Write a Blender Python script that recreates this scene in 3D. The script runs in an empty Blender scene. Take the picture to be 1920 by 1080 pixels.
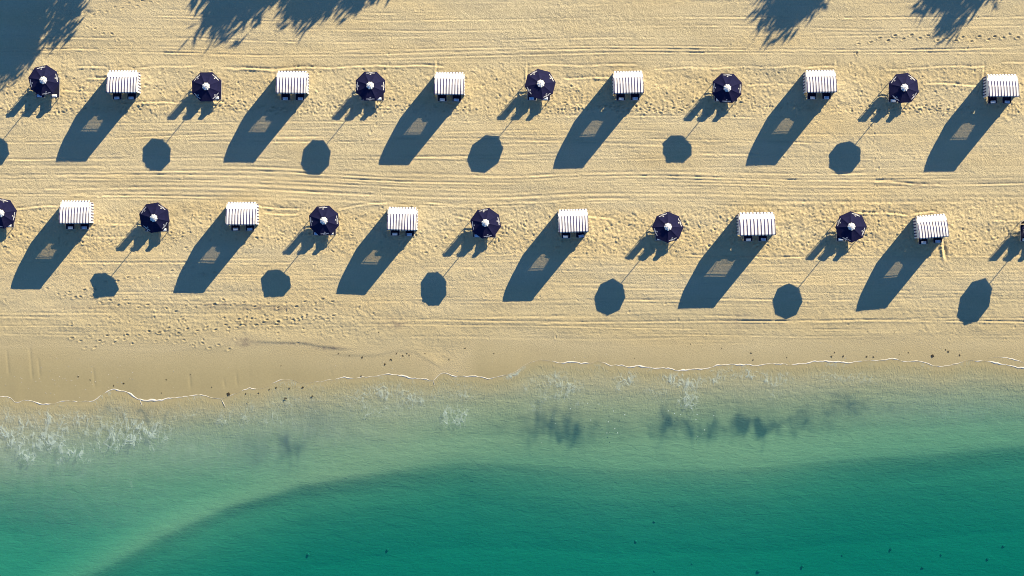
import bpy, bmesh, math, random
import numpy as np
from mathutils import Matrix, Vector, Euler

random.seed(7)
rng = np.random.default_rng(11)
scene = bpy.context.scene
col = scene.collection
R = math.radians

# ------------------------------------------------------------------ camera
S = 0.036            # metres on the ground for one photograph pixel
H = 200.0            # drone height
cam = bpy.data.cameras.new('camera')
cam.sensor_width = 36.0
cam.lens = 36.0 * H / (1920 * S)
cam.clip_start = 1.0
cam.clip_end = 3000.0
camo = bpy.data.objects.new('camera', cam)
camo.location = (0, 0, H)
camo.rotation_euler = (0, 0, 0)
col.objects.link(camo)
scene.camera = camo

# ------------------------------------------------------------------ light
SUN_EL = R(20.53)
SUN_AZ = math.atan2(0.63, 0.777)          # clockwise from +Y
w = bpy.data.worlds.new('World')
scene.world = w
w.use_nodes = True
nt = w.node_tree
nt.nodes.clear()
sky = nt.nodes.new('ShaderNodeTexSky')
sky.sky_type = 'NISHITA'
sky.sun_disc = False
sky.sun_elevation = SUN_EL
sky.sun_rotation = SUN_AZ
sky.air_density = 1.2
sky.dust_density = 0.0
sky.ozone_density = 10.0
bg = nt.nodes.new('ShaderNodeBackground')
bg.inputs['Strength'].default_value = 0.068
wo = nt.nodes.new('ShaderNodeOutputWorld')
nt.links.new(sky.outputs[0], bg.inputs[0])
nt.links.new(bg.outputs[0], wo.inputs[0])

sun = bpy.data.lights.new('sun', 'SUN')
sun.energy = 5.0
sun.angle = R(0.3)
sun.color = (1.0, 0.84, 0.56)
suno = bpy.data.objects.new('sun', sun)
sd = Vector((0.63 * math.cos(SUN_EL), 0.777 * math.cos(SUN_EL), math.sin(SUN_EL))).normalized()
suno.rotation_euler = sd.to_track_quat('Z', 'Y').to_euler()
suno.location = (40, 50, 60)
col.objects.link(suno)

vs = scene.view_settings
scene.display_settings.display_device = 'sRGB'
vs.view_transform = 'Standard'
vs.look = 'None'
vs.exposure = 1.18
vs.gamma = 1.0
vs.use_curve_mapping = False
scene.render.engine = 'CYCLES'
scene.cycles.use_denoising = True
scene.cycles.pixel_filter_type = 'BLACKMAN_HARRIS'
scene.cycles.filter_width = 1.0
scene.cycles.max_bounces = 6
scene.cycles.transparent_max_bounces = 24
scene.cycles.diffuse_bounces = 2
scene.cycles.glossy_bounces = 2
scene.cycles.caustics_reflective = False
scene.cycles.caustics_refractive = False

# ------------------------------------------------------------------ helpers
def tag(o, label=None, cat=None, group=None, kind=None):
    if label: o['label'] = label
    if cat: o['category'] = cat
    if group: o['group'] = group
    if kind: o['kind'] = kind
    return o

def empty(name, loc=(0, 0, 0), rz=0.0):
    o = bpy.data.objects.new(name, None)
    o.empty_display_size = 0.3
    o.location = loc
    o.rotation_euler = (0, 0, rz)
    col.objects.link(o)
    return o

def obj(name, me, parent=None, loc=None):
    o = bpy.data.objects.new(name, me)
    col.objects.link(o)
    if parent is not None: o.parent = parent
    if loc is not None: o.location = loc
    return o

def mesh_np(name, verts, faces, mat=None, smooth=False):
    """quads as an (n,4) array, verts (m,3)"""
    me = bpy.data.meshes.new(name)
    verts = np.asarray(verts, dtype=np.float32)
    faces = np.asarray(faces, dtype=np.int32)
    n, k = faces.shape
    me.vertices.add(len(verts))
    me.vertices.foreach_set('co', verts.ravel())
    me.loops.add(n * k)
    me.loops.foreach_set('vertex_index', faces.ravel())
    me.polygons.add(n)
    me.polygons.foreach_set('loop_start', np.arange(0, n * k, k, dtype=np.int32))
    me.polygons.foreach_set('loop_total', np.full(n, k, dtype=np.int32))
    if smooth:
        me.polygons.foreach_set('use_smooth', np.ones(n, dtype=bool))
    me.update(calc_edges=True)
    if mat: me.materials.append(mat)
    return me

def bm_mesh(name, bm, mat, smooth=False):
    me = bpy.data.meshes.new(name)
    bmesh.ops.recalc_face_normals(bm, faces=bm.faces[:])
    bm.to_mesh(me)
    bm.free()
    me.materials.append(mat)
    if smooth:
        for p in me.polygons: p.use_smooth = True
    return me

def rbox(bm, cx, cy, cz, sx, sy, sz, bev=0.0, seg=2, rot=None):
    r = bmesh.ops.create_cube(bm, size=1.0)
    vsn = r['verts']
    bmesh.ops.scale(bm, vec=(sx, sy, sz), verts=vsn)
    if bev > 0:
        es = list({e for v in vsn for e in v.link_edges})
        rr = bmesh.ops.bevel(bm, geom=es, offset=bev, segments=seg, profile=0.6, affect='EDGES')
        vsn = list({v for f in rr['faces'] for v in f.verts} | {v for v in vsn if v.is_valid})
    if rot is not None:
        bmesh.ops.rotate(bm, cent=(0, 0, 0), matrix=Euler(rot).to_matrix(), verts=vsn)
    bmesh.ops.translate(bm, vec=(cx, cy, cz), verts=vsn)
    return vsn

def bar(bm, a, b, r0, r1=None, n=8):
    a = Vector(a); b = Vector(b)
    r1 = r0 if r1 is None else r1
    d = b - a
    L = d.length
    m = Matrix.Translation((a + b) / 2) @ d.to_track_quat('Z', 'Y').to_matrix().to_4x4()
    bmesh.ops.create_cone(bm, cap_ends=True, segments=n, radius1=r0, radius2=r1, depth=L, matrix=m)

def sheet(name, pts, mat, thick=0.012, smooth=False):
    """pts: grid [row][col] of points -> a cloth of some thickness"""
    bm = bmesh.new()
    g = [[bm.verts.new(p) for p in row] for row in pts]
    for i in range(len(g) - 1):
        for j in range(len(g[0]) - 1):
            a, b, c, d = g[i][j], g[i][j + 1], g[i + 1][j + 1], g[i + 1][j]
            q = []
            for v in (a, b, c, d):
                if v not in q: q.append(v)
            if len(q) > 2: bm.faces.new(q)
    bmesh.ops.recalc_face_normals(bm, faces=bm.faces[:])
    if thick:
        bmesh.ops.solidify(bm, geom=bm.faces[:], thickness=thick)
    return bm_mesh(name, bm, mat, smooth)

# ------------------------------------------------------------------ materials
def new_mat(name):
    m = bpy.data.materials.new(name)
    m.use_nodes = True
    n = m.node_tree
    n.nodes.clear()
    out = n.nodes.new('ShaderNodeOutputMaterial')
    return m, n, out

def lk(n, a, b): n.links.new(a, b)

def math_n(n, op, a, b=None, clamp=False):
    k = n.nodes.new('ShaderNodeMath')
    k.operation = op
    k.use_clamp = clamp
    for i, v in enumerate((a, b)):
        if v is None: continue
        if hasattr(v, 'links') or hasattr(v, 'is_output'): n.links.new(v, k.inputs[i])
        else: k.inputs[i].default_value = v
    return k.outputs[0]

def mixc(n, fac, a, b, mode='MIX'):
    k = n.nodes.new('ShaderNodeMix')
    k.data_type = 'RGBA'
    k.blend_type = mode
    for s, v in ((k.inputs['Factor'], fac), (k.inputs[6], a), (k.inputs[7], b)):
        if hasattr(v, 'is_output'): n.links.new(v, s)
        else: s.default_value = v if not isinstance(v, tuple) else (*v, 1.0)
    return k.outputs[2]

def ramp(n, src, stops):
    k = n.nodes.new('ShaderNodeValToRGB')
    e = k.color_ramp.elements
    while len(e) < len(stops): e.new(0.5)
    for el, (p, c) in zip(e, stops):
        el.position = p
        el.color = (c, c, c, 1) if not isinstance(c, tuple) else (*c, 1)
    n.links.new(src, k.inputs[0])
    return k.outputs[0]

def noise(n, vec, scale, detail=3, rough=0.55, dist=0.0):
    k = n.nodes.new('ShaderNodeTexNoise')
    k.inputs['Scale'].default_value = scale
    k.inputs['Detail'].default_value = detail
    k.inputs['Roughness'].default_value = rough
    k.inputs['Distortion'].default_value = dist
    if vec is not None: n.links.new(vec, k.inputs['Vector'])
    return k.outputs['Fac']

def coords(n, which='Object', scale=(1, 1, 1), rot=(0, 0, 0)):
    t = n.nodes.new('ShaderNodeTexCoord')
    m = n.nodes.new('ShaderNodeMapping')
    m.inputs['Scale'].default_value = scale
    m.inputs['Rotation'].default_value = rot
    n.links.new(t.outputs[which], m.inputs[0])
    return m.outputs[0]

def attr(n, name):
    a = n.nodes.new('ShaderNodeAttribute')
    a.attribute_name = name
    return a.outputs['Fac']

def simple(name, c, rough=0.8, var=0.12, vscale=6.0, spec=0.3):
    m, n, out = new_mat(name)
    p = n.nodes.new('ShaderNodeBsdfPrincipled')
    f = noise(n, coords(n), vscale, 3)
    v = ramp(n, f, [(0.3, 1 - var), (0.7, 1 + var * 0.3)])
    c2 = mixc(n, 1.0, c, v, 'MULTIPLY')
    lk(n, c2, p.inputs['Base Color'])
    p.inputs['Roughness'].default_value = rough
    p.inputs['Specular IOR Level'].default_value = spec
    lk(n, p.outputs[0], out.inputs[0])
    return m

NAVY = (0.018, 0.016, 0.055)
M = {}
M['navy'] = simple('navy_canvas', (0.010, 0.0115, 0.052), 0.85, 0.25, 5, 0.15)
M['cushion'] = simple('navy_cushion', (0.012, 0.014, 0.04), 0.9, 0.25, 8, 0.15)
M['white_cloth'] = simple('white_vent_cloth', (0.74, 0.74, 0.74), 0.85, 0.18, 9)
M['print'] = simple('white_print', (0.72, 0.72, 0.74), 0.7, 0.05)
M['pole'] = simple('pole_wood', (0.20, 0.14, 0.085), 0.6, 0.2, 4)
M['wood'] = simple('post_wood', (0.19, 0.125, 0.075), 0.7, 0.25, 4)
M['frame'] = simple('chair_frame', (0.50, 0.47, 0.42), 0.6, 0.15, 5)
M['rib'] = simple('rib_metal', (0.35, 0.34, 0.33), 0.4, 0.1)
M['mark'] = simple('grey_mark', (0.10, 0.11, 0.14), 0.8, 0.1)
M['bark'] = simple('bark', (0.10, 0.075, 0.055), 0.95, 0.3, 3)
M['leaf'] = simple('leaf', (0.05, 0.085, 0.03), 0.7, 0.35, 0.8)
M['weed'] = simple('seaweed', (0.055, 0.045, 0.03), 0.8, 0.4, 9)
M['stone'] = simple('seabed_stone', (0.21, 0.22, 0.17), 0.9, 0.3, 4)
M['shell'] = simple('shell', (0.75, 0.72, 0.66), 0.6, 0.1)

def stripe_mat(name, axis, pitch, duty, offset=0.0, white=(0.70, 0.70, 0.72)):
    m, n, out = new_mat(name)
    p = n.nodes.new('ShaderNodeBsdfPrincipled')
    t = n.nodes.new('ShaderNodeTexCoord')
    sx = n.nodes.new('ShaderNodeSeparateXYZ')
    lk(n, t.outputs['Object'], sx.inputs[0])
    u = math_n(n, 'FRACT', math_n(n, 'ADD', math_n(n, 'DIVIDE', sx.outputs[axis], pitch), offset + 100.0))
    f = math_n(n, 'LESS_THAN', u, duty)
    nz = noise(n, coords(n), 3.0, 3)
    wv = mixc(n, 1.0, white, ramp(n, nz, [(0.3, 0.9), (0.7, 1.0)]), 'MULTIPLY')
    nv = mixc(n, 1.0, (0.045, 0.043, 0.12), ramp(n, nz, [(0.3, 0.8), (0.7, 1.15)]), 'MULTIPLY')
    c = mixc(n, f, wv, nv)
    lk(n, c, p.inputs['Base Color'])
    p.inputs['Roughness'].default_value = 0.85
    p.inputs['Specular IOR Level'].default_value = 0.2
    lk(n, p.outputs[0], out.inputs[0])
    return m

PITCH = 0.195
M['stripe'] = stripe_mat('striped_canvas', 0, PITCH, 0.38, 0.16)
M['stripe_side'] = stripe_mat('striped_side_canvas', 1, PITCH, 0.45, 0.2)
M['white_canvas'] = simple('white_canvas', (0.80, 0.80, 0.78), 0.85, 0.1, 3)

def mesh_cloth():
    m, n, out = new_mat('sheer_white_mesh')
    p = n.nodes.new('ShaderNodeBsdfDiffuse')
    p.inputs[0].default_value = (0.84, 0.84, 0.82, 1)
    t = n.nodes.new('ShaderNodeBsdfTransparent')
    mx = n.nodes.new('ShaderNodeMixShader')
    mx.inputs[0].default_value = 0.70
    lk(n, t.outputs[0], mx.inputs[1]); lk(n, p.outputs[0], mx.inputs[2])
    lk(n, mx.outputs[0], out.inputs[0])
    return m
M['mesh'] = mesh_cloth()

def towel_mat(name, a, b):
    m, n, out = new_mat(name)
    p = n.nodes.new('ShaderNodeBsdfPrincipled')
    t = n.nodes.new('ShaderNodeTexCoord')
    sx = n.nodes.new('ShaderNodeSeparateXYZ')
    lk(n, t.outputs['Object'], sx.inputs[0])
    u = math_n(n, 'FRACT', math_n(n, 'ADD', math_n(n, 'DIVIDE', sx.outputs[0], 0.09), 50.2))
    f = math_n(n, 'LESS_THAN', u, 0.4)
    c = mixc(n, f, a, b)
    lk(n, c, p.inputs['Base Color'])
    p.inputs['Roughness'].default_value = 0.95
    lk(n, p.outputs[0], out.inputs[0])
    return m
M['towel_white'] = towel_mat('white_towel', (0.85, 0.86, 0.88), (0.66, 0.74, 0.84))
M['towel_blue'] = towel_mat('blue_towel', (0.62, 0.74, 0.88), (0.22, 0.40, 0.70))

# ------------------------------------------------------------------ terrain
def smooth1(n, sig):
    k = int(4 * sig) + 1
    g = np.exp(-0.5 * (np.arange(-k, k + 1) / sig) ** 2); g /= g.sum()
    a = np.convolve(rng.standard_normal(n + 2 * k), g, mode='same')[k:-k]
    return a / (a.std() + 1e-9)

def field(shape, sx, sy):
    """gaussian filtered random field, unit deviation; sx, sy in cells"""
    f = np.fft.rfft2(rng.standard_normal(shape))
    ky = np.fft.fftfreq(shape[0])[:, None]; kx = np.fft.rfftfreq(shape[1])[None, :]
    f *= np.exp(-2 * (np.pi ** 2) * ((kx * sx) ** 2 + (ky * sy) ** 2))
    a = np.fft.irfft2(f, s=shape)
    return a / a.std()

def sstep(a, b, x):
    t = np.clip((x - a) / (b - a), 0, 1)
    return t * t * (3 - 2 * t)

# edge of the last wave on the sand, photograph pixels
SW = np.array([(-900, 752), (-300, 748), (-80, 742), (0, 745), (15, 741), (28, 754), (45, 747), (70, 755), (100, 755), (130, 753), (165, 750), (178, 752), (186, 741), (205, 730), (235, 733), (258, 745), (270, 748), (300, 748), (320, 748), (345, 746), (360, 740), (385, 739), (400, 745), (415, 748), (427, 740), (445, 735), (470, 728), (500, 724), (520, 715), (545, 712), (565, 715), (590, 713), (605, 716), (630, 710), (640, 707), (670, 708), (700, 705), (730, 701), (760, 705), (790, 708), (810, 713), (818, 703), (825, 697), (850, 703), (865, 706), (890, 705), (915, 711), (935, 704), (955, 702), (965, 693), (985, 682), (1010, 675), (1035, 675), (1050, 680), (1080, 678), (1120, 677), (1150, 686), (1180, 687), (1215, 688), (1245, 690), (1280, 692), (1310, 692), (1330, 689), (1342, 682), (1370, 684), (1420, 684), (1460, 681), (1475, 685), (1510, 678), (1560, 678), (1600, 679), (1630, 673), (1665, 672), (1700, 675), (1735, 680), (1760, 687), (1775, 686), (1810, 676), (1850, 673), (1870, 680), (1900, 684), (1920, 686), (2000, 680), (2300, 676), (2900, 672)], float)
_x = np.arange(-120, 2040, 3.0)
_y = np.interp(_x, SW[:, 0], SW[:, 1])
_k = np.exp(-0.5 * (np.arange(-4, 5) / 1.6) ** 2); _k /= _k.sum()
_y[4:-4] = np.convolve(_y, _k, mode='valid')
def _sm(n, sig):
    k = int(4 * sig) + 1
    g = np.exp(-0.5 * (np.arange(-k, k + 1) / sig) ** 2)
    a = np.convolve(rng.standard_normal(n + 2 * k), g, mode='same')[k:-k]
    return a / a.std()
_y += 1.3 * np.abs(_sm(len(_x), 5)) + 1.0 * _sm(len(_x), 2.2) + 0.5 * _sm(len(_x), 0.8)
SW = np.concatenate([SW[:2], np.stack([_x, _y], 1), SW[-2:]])
SM = np.array([(-900, 750), (0, 747), (300, 742), (500, 725), (800, 705), (1000, 690), (1300, 686), (1600, 680), (1920, 680), (2900, 675)], float)
YC = np.array([(-900, 1500), (-60, 1215), (0, 1172), (100, 1115), (180, 1076), (300, 1008), (420, 955), (560, 913), (700, 890), (860, 868), (1000, 872), (1150, 882), (1400, 880), (1600, 862), (1760, 852), (1920, 838), (2300, 800), (2900, 760)], float)
EW = np.array([(-900, 40), (180, 26), (450, 14), (650, 18), (800, 30), (1000, 70), (1300, 70), (1500, 38), (1900, 24), (2900, 24)], float)
CREST = np.array([(-900, 640), (0, 640), (300, 652), (480, 640), (560, 644), (640, 656), (760, 660), (830, 690), (900, 640), (1100, 650), (1300, 652), (1920, 645), (2900, 645)], float)
def ip(T, x): return np.interp(x, T[:, 0], T[:, 1])

def ground_z(px, py):
    """height of the beach and depth of the seabed, smooth form (metres)"""
    px = np.asarray(px, float); py = np.asarray(py, float)
    t0 = ip(SM, px) - py
    k = np.clip(np.abs(t0) / 70, 0, 1)
    ys = ip(SW, px) * (1 - k) + ip(SM, px) * k
    t = (ys - py) * S
    land = np.interp(t, [0, 1.0, 3.0, 24, 60, 400], [0, 0.035, 0.10, 0.50, 1.0, 2.0])
    yc = ip(YC, px)
    u = np.clip((py - ys) / np.maximum(yc - ys, 1), 0, 1)
    d = np.interp(u, [0, 0.2, 0.45, 0.7, 0.9, 1], [0, 0.055, 0.17, 0.30, 0.35, 0.38])
    d = d + 0.23 * np.exp(-((px - 60) / 330.0) ** 2) * sstep(0.08, 0.45, u) * (1 - sstep(0.8, 1.0, u)) + 0.05 * np.exp(-((px - 1700) / 300.0) ** 2) * sstep(0.2, 0.6, u)
    v = py - yc
    ew = ip(EW, px)
    d = d + np.where(v > -ew, 0.13 * sstep(-ew * 0.6, ew * 1.8, v), 0) + np.interp(v, [0, 60, 160, 260, 800], [0, 0.26, 0.84, 1.15, 3.0])
    # hollow in front of the left beach
    d = d + 0.42 * np.exp(-((px + 10) / 260.0) ** 2 - (np.clip(np.abs(py - 1065) - 50, 0, None) / 75.0) ** 2)
    return np.where(t >= 0, land, -d)

def gz(px, py): return float(ground_z(px, py))
def P(px, py, z=None):
    """photograph pixel -> world point at height z (default: on the ground)"""
    if z is None: z = gz(px, py)
    k = (H - z) / H
    return Vector(((px - 960) * S * k, (540 - py) * S * k, z))
def gzw(X, Y): return gz(X / S + 960, 540 - Y / S)

def axis(lo, hi, step, far, grow=1.35):
    a = list(np.arange(lo, hi + step * 0.5, step))
    st = step; left = []; x = lo
    while x > -far:
        st *= grow; x -= st; left.append(x)
    st = step; right = []; x = a[-1]
    while x < far:
        st *= grow; x += st; right.append(x)
    return np.array(left[::-1] + a + right), len(left), len(a)

FX = 0.056
xs, ox, nfx = axis(-37.0, 37.0, FX, 700)
# y: fine on the sand, coarser under water
ys_f = np.concatenate([np.arange(-22.0, -8.0, 0.10), np.arange(-8.0, 22.0, FX)])
up = []; st = FX; y = ys_f[-1]
while y < 700: st *= 1.35; y += st; up.append(y)
dn = []; st = 0.1; y = -22.0
while y > -700: st *= 1.35; y -= st; dn.append(y)
yv = np.concatenate([dn[::-1], ys_f, up])
oy, nfy = len(dn), len(ys_f)
PXg = xs / S + 960
PYg = 540 - yv / S
PX, PY = np.meshgrid(PXg, PYg)
Z = ground_z(PX, PY)

sl = (slice(oy, oy + nfy), slice(ox, ox + nfx))
px, py = PX[sl], PY[sl]
shape = px.shape
rel = np.zeros(shape)
crest = ip(CREST, px)
swl = ip(SW, px)
cell = FX / S          # photograph pixels for a cell
dry = 1 - sstep(-30, 8, py - crest)          # 1 on the dry sand
damp = sstep(0, 25, swl - py)                # 0 at the water's edge

# where people have walked
big = field(shape, 40, 14)
wob = field(shape, 60, 30) * 9
def band(y0, y1, e0=14, e1=14): return sstep(y0 - e0, y0 + e0, py + wob) * (1 - sstep(y1 - e1, y1 + e1, py + wob))
trod = np.maximum(band(126, 222), band(382 + 8 * np.sin(px / 300), 474))
trod = np.maximum(trod, 0.35 * band(560, 640) * (1 - sstep(640, 780, px)) * sstep(60, 260, px))
rough_zone = band(368, 500) * sstep(820, 1050, px) * (1 - 0.6 * sstep(1600, 1750, px))
trod_soft = np.clip(trod + 0.25 * (big > 0.8), 0, 1)

# loose grain and clods
n1 = field(shape, 0.7, 0.7); n2 = field(shape, 1.5, 1.3); n3 = field(shape, 4.5, 3.0); n4 = field(shape, 16, 5)
rel += dry * (0.0030 + 0.0044 * trod_soft + 0.0032 * rough_zone) * n1
rel += dry * (0.0018 + 0.0026 * trod_soft + 0.0016 * rough_zone) * n2
rel += dry * (0.0025 + 0.002 * trod_soft) * n3
rel += dry * 0.008 * n4
clod = np.clip(np.abs(field(shape, 0.9, 0.8)) - 1.7, 0, None) * np.sign(field(shape, 2, 2))
rel += dry * clod * (0.006 + 0.012 * rough_zone + 0.012 * trod_soft)

# rake and tyre lines along the beach
def line(y0, amp, wid, path=None, x0=-200, x1=2200, wander=1.5, dash=0.5, shared=None, tread=0.0):
    n = shape[1]
    xr = px[0]
    yl = y0 + 1.5 * wander * smooth1(n, 140) + 0.5 * smooth1(n, 35)
    if shared is not None: yl = yl + shared
    if path is not None: yl = np.interp(xr, *zip(*path)) + y0 + 0.6 * smooth1(n, 120)
    g = np.clip(0.75 + dash * smooth1(n, 60), 0, 1.6) * np.clip(0.8 + 0.35 * smooth1(n, 4), 0.2, 1.5)
    g *= sstep(x0 - 30, x0 + 30, xr) * (1 - sstep(x1 - 30, x1 + 30, xr))
    lo, hi = yl.min() - 5 * wid, yl.max() + 5 * wid
    rows = np.where((py[:, 0] > lo) & (py[:, 0] < hi))[0]
    if len(rows) == 0: return
    a, b = rows[0], rows[-1] + 1
    dd = (py[a:b] - yl[None, :]) / wid
    dd = dd * 1.25
    prof = -np.exp(-dd ** 2) + 0.75 * np.exp(-(dd - 1.7) ** 2) + 0.3 * np.exp(-(dd + 1.9) ** 2)
    if tread:
        prof = prof * (1 + tread * np.sin(xr[None, :] * 2.2 + 0.8 * dd))
    m = (1 - 0.8 * trod[a:b]) * dry[a:b]
    rel[a:b] += amp * g[None, :] * prof * m

sh1 = np.interp(px[0], [-100, 0, 330, 450, 620, 900, 1200, 1600, 2050], [-3, -3, -3, 1, 3, 0, -5, -3, -10])
sh2 = np.interp(px[0], [-100, 0, 300, 500, 760, 960, 1100, 1250, 1500, 2050], [-7, -6, -6, -4, 4, 6, 0, 1, 5, 3])
sh2 = 1.5 * sh2
sh2 = np.convolve(np.pad(sh2, 40, mode='edge'), np.ones(81) / 81, mode='valid')
sh1 = np.convolve(np.pad(sh1, 40, mode='edge'), np.ones(81) / 81, mode='valid')
y = -40.0
while y < 122:
    line(y, random.uniform(0.004, 0.017), random.uniform(1.5, 2.6), shared=sh1, dash=0.6, tread=random.choice((0, 0, 0.5)),
         x0=random.choice((-200, -200, 300, 900)), x1=random.choice((2200, 2200, 1300, 800)))
    y += random.uniform(3.5, 7)
for yy in (74, 95, 99, 103): line(yy, 0.021, 1.8, shared=sh1, dash=0.3)
y = 214.0
while y < 318:
    line(y, random.uniform(0.004, 0.015), random.uniform(1.5, 2.6), wander=2.5, dash=0.7, tread=random.choice((0, 0.5, 0.6)),
         x0=random.choice((-200, -200, 0, 600, 1000)), x1=random.choice((2200, 2200, 1500, 900)))
    y += random.uniform(4, 8)
for yy in (229, 248, 272, 300): line(yy, 0.021, 1.7, wander=3, dash=0.4)
y = 320.0
while y < 380:
    line(y, random.uniform(0.005, 0.018), random.uniform(1.7, 3.2), shared=sh2, wander=0.8, dash=0.5)
    y += random.uniform(3, 6)
for yy in (329, 338, 347, 374): line(yy, 0.022, 2.0, shared=sh2, dash=0.45, wander=0.8)
y = 470.0
while y < 640:
    line(y, random.uniform(0.003, 0.012), random.uniform(1.3, 2.4), wander=2.2, dash=0.8, tread=random.choice((0, 0.4)),
         x0=random.choice((-200, -200, 300, 800)), x1=random.choice((2200, 2200, 1400)))
    y += random.uniform(2.8, 5.5)
for yy, xa, xb in ((488, -200, 650), (544, 0, 900), (573, 150, 640), (566, 640, 1300), (598, 700, 2200), (603, 1000, 2200), (556, 1300, 2200)):
    line(yy, 0.02, 2.0, x0=xa, x1=xb, dash=0.4)

# edges of the plots raked round each pitch
def seg(x0, y0, x1, y1, amp=0.03, wid=1.8):
    L = math.hypot(x1 - x0, y1 - y0)
    m = (px > min(x0, x1) - 8) & (px < max(x0, x1) + 8) & (py > min(y0, y1) - 8) & (py < max(y0, y1) + 8)
    rr = np.where(m.any(1))[0]; cc = np.where(m.any(0))[0]
    if len(rr) == 0 or len(cc) == 0: return
    b = (slice(rr[0], rr[-1] + 1), slice(cc[0], cc[-1] + 1))
    ux, uy = (x1 - x0) / L, (y1 - y0) / L
    s = (px[b] - x0) * ux + (py[b] - y0) * uy
    q = -(px[b] - x0) * uy + (py[b] - y0) * ux
    q = q + 1.2 * np.sin(s / 17.0 + x0)
    prof = (-np.exp(-(q / wid) ** 2) + 0.8 * np.exp(-((q - 1.9 * wid) / wid) ** 2)) * sstep(-6, 3, s) * (1 - sstep(L - 3, L + 6, s))
    prof *= 0.55 + 0.45 * np.sin(s / 9.0 + y0) ** 2
    rel[b] += amp * prof * dry[b]
for a in [(150, 124, 200, 127), (250, 128, 370, 122), (440, 130, 700, 124), (420, 126, 520, 131), (700, 122, 830, 124), (820, 118, 820, 140), (985, 122, 1150, 122), (990, 122, 990, 170), (1145, 122, 1190, 120), (1230, 128, 1500, 124),
          (1566, 114, 1566, 140), (1500, 125, 1566, 125), (1700, 127, 1843, 123), (1843, 122, 1843, 175), (1660, 132, 1705, 130), (1880, 118, 1960, 116), (40, 180, 120, 172), (170, 147, 200, 148), (115, 170, 180, 172), (230, 192, 420, 192), (1060, 146, 1150, 146), (1400, 158, 1500, 158), (1740, 156, 1840, 160),
          (30, 390, 110, 385), (480, 385, 560, 392), (640, 390, 725, 378), (800, 380, 900, 384), (1080, 404, 1150, 410), (1600, 396, 1700, 402), (1710, 402, 1750, 395), (1862, 413, 1905, 411), (500, 398, 560, 402), (200, 418, 262, 422), (160, 442, 260, 446), (1290, 478, 1500, 483), (1769, 452, 1772, 486), (850, 405, 890, 412), (1640, 340, 1760, 346), (60, 95, 180, 92)]:
    seg(*a, amp=random.uniform(0.025, 0.05))
seg(1770, 452, 1774, 486, 0.07, 3.0)
# low scarps near the water
def scarp(pts, hgt, wid, only=None):
    xr = px[0]
    yl = np.interp(xr, *zip(*pts)) + 0.8 * smooth1(shape[1], 20)
    m = sstep(pts[0][0] - 40, pts[0][0] + 20, xr) * (1 - sstep(pts[-1][0] - 20, pts[-1][0] + 40, xr))
    dd = (py - yl[None, :]) / wid
    return hgt * m[None, :] * (np.exp(-np.clip(dd, 0, None) * 0.0) * 0.5 * (1 - np.tanh(dd)) * np.exp(-np.clip(-dd, 0, None) / 14))
rel += scarp([(490, 640), (560, 643), (600, 650), (640, 656)], 0.035, 1.8)
rel += scarp([(640, 666), (700, 668), (750, 658), (775, 660), (830, 692)], 0.018, 2.2)
rel += scarp([(-60, 640), (100, 636), (250, 648), (420, 655)], 0.02, 8)
for (x0, y0, y1) in ((13, 655, 705), (56, 648, 715), (72, 670, 710), (175, 690, 730), (355, 700, 735), (420, 710, 730), (443, 700, 728), (620, 692, 708), (636, 694, 710)):
    w_ = np.exp(-((px - x0 - (py - y0) * 0.08) / 2.2) ** 2) * sstep(y0 - 6, y0 + 10, py) * (1 - sstep(y1 - 12, y1 + 4, py))
    rel -= 0.012 * w_

# footprints
sc = 1.0 / FX
YF = yv[oy:oy + nfy]; XF = xs[ox:ox + nfx]
iy0 = int(np.searchsorted(YF, -8.0))
def stamp(x, yy, ang, L=0.30, W=0.13, dep=0.035):
    X = (x - 960) * S; Y = (540 - yy) * S
    j = int(round((X - XF[0]) / FX)); i = iy0 + int(round((Y - YF[iy0]) / FX))
    r = 7
    if i - r < iy0 or j - r < 0 or i + r >= shape[0] or j + r >= shape[1]: return
    gx = XF[j - r:j + r + 1][None, :] - X; gy = YF[i - r:i + r + 1][:, None] - Y
    c, s_ = math.cos(ang), math.sin(ang)
    a = (gx * c + gy * s_) / (L * 0.5); b = (-gx * s_ + gy * c) / (W * 0.5)
    q = np.sqrt(a * a + b * b)
    rel[i - r:i + r + 1, j - r:j + r + 1] += dep * (-np.exp(-(q / 0.8) ** 4) + 0.62 * np.exp(-((q - 1.35) / 0.38) ** 2))
def walk(pts, step=15.0, dep=0.04, gap=3.0):
    side = 1
    for (a, b) in zip(pts[:-1], pts[1:]):
        L = math.hypot(b[0] - a[0], b[1] - a[1]); n = max(1, int(L / step))
        an = math.atan2(-(b[1] - a[1]), b[0] - a[0])
        for k in range(n):
            t = k / n; side = -side
            x = a[0] + (b[0] - a[0]) * t + side * gap * math.sin(an) + random.gauss(0, 1)
            yy = a[1] + (b[1] - a[1]) * t + side * gap * math.cos(an) + random.gauss(0, 1)
            stamp(x, yy, an + random.gauss(0, 0.25), dep=dep * random.uniform(0.7, 1.2))
cnt = 0
while cnt < 2600:
    x = random.uniform(-60, 1980)
    b = random.random()
    if b < 0.34: yy = random.triangular(120, 225, 200)
    elif b < 0.42: yy = random.gauss(206, 7)
    elif b < 0.76: yy = random.triangular(385, 480, 440)
    elif b < 0.80: x = random.triangular(80, 720, 560); yy = random.triangular(555, 650, 610)
    else: yy = random.uniform(-20, 640)
    dense = b < 0.80
    if not dense and random.random() < 0.6: continue
    stamp(x, yy, random.uniform(0, math.pi), random.uniform(0.18, 0.32), random.uniform(0.10, 0.17),
          random.uniform(0.012, 0.032) if dense else random.uniform(0.008, 0.025))
    cnt += 1
for k in range(9):
    a = random.uniform(-50, 1700)
    walk([(a, random.uniform(195, 212)), (a + random.uniform(120, 330), random.uniform(195, 214))], 13)
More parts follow.
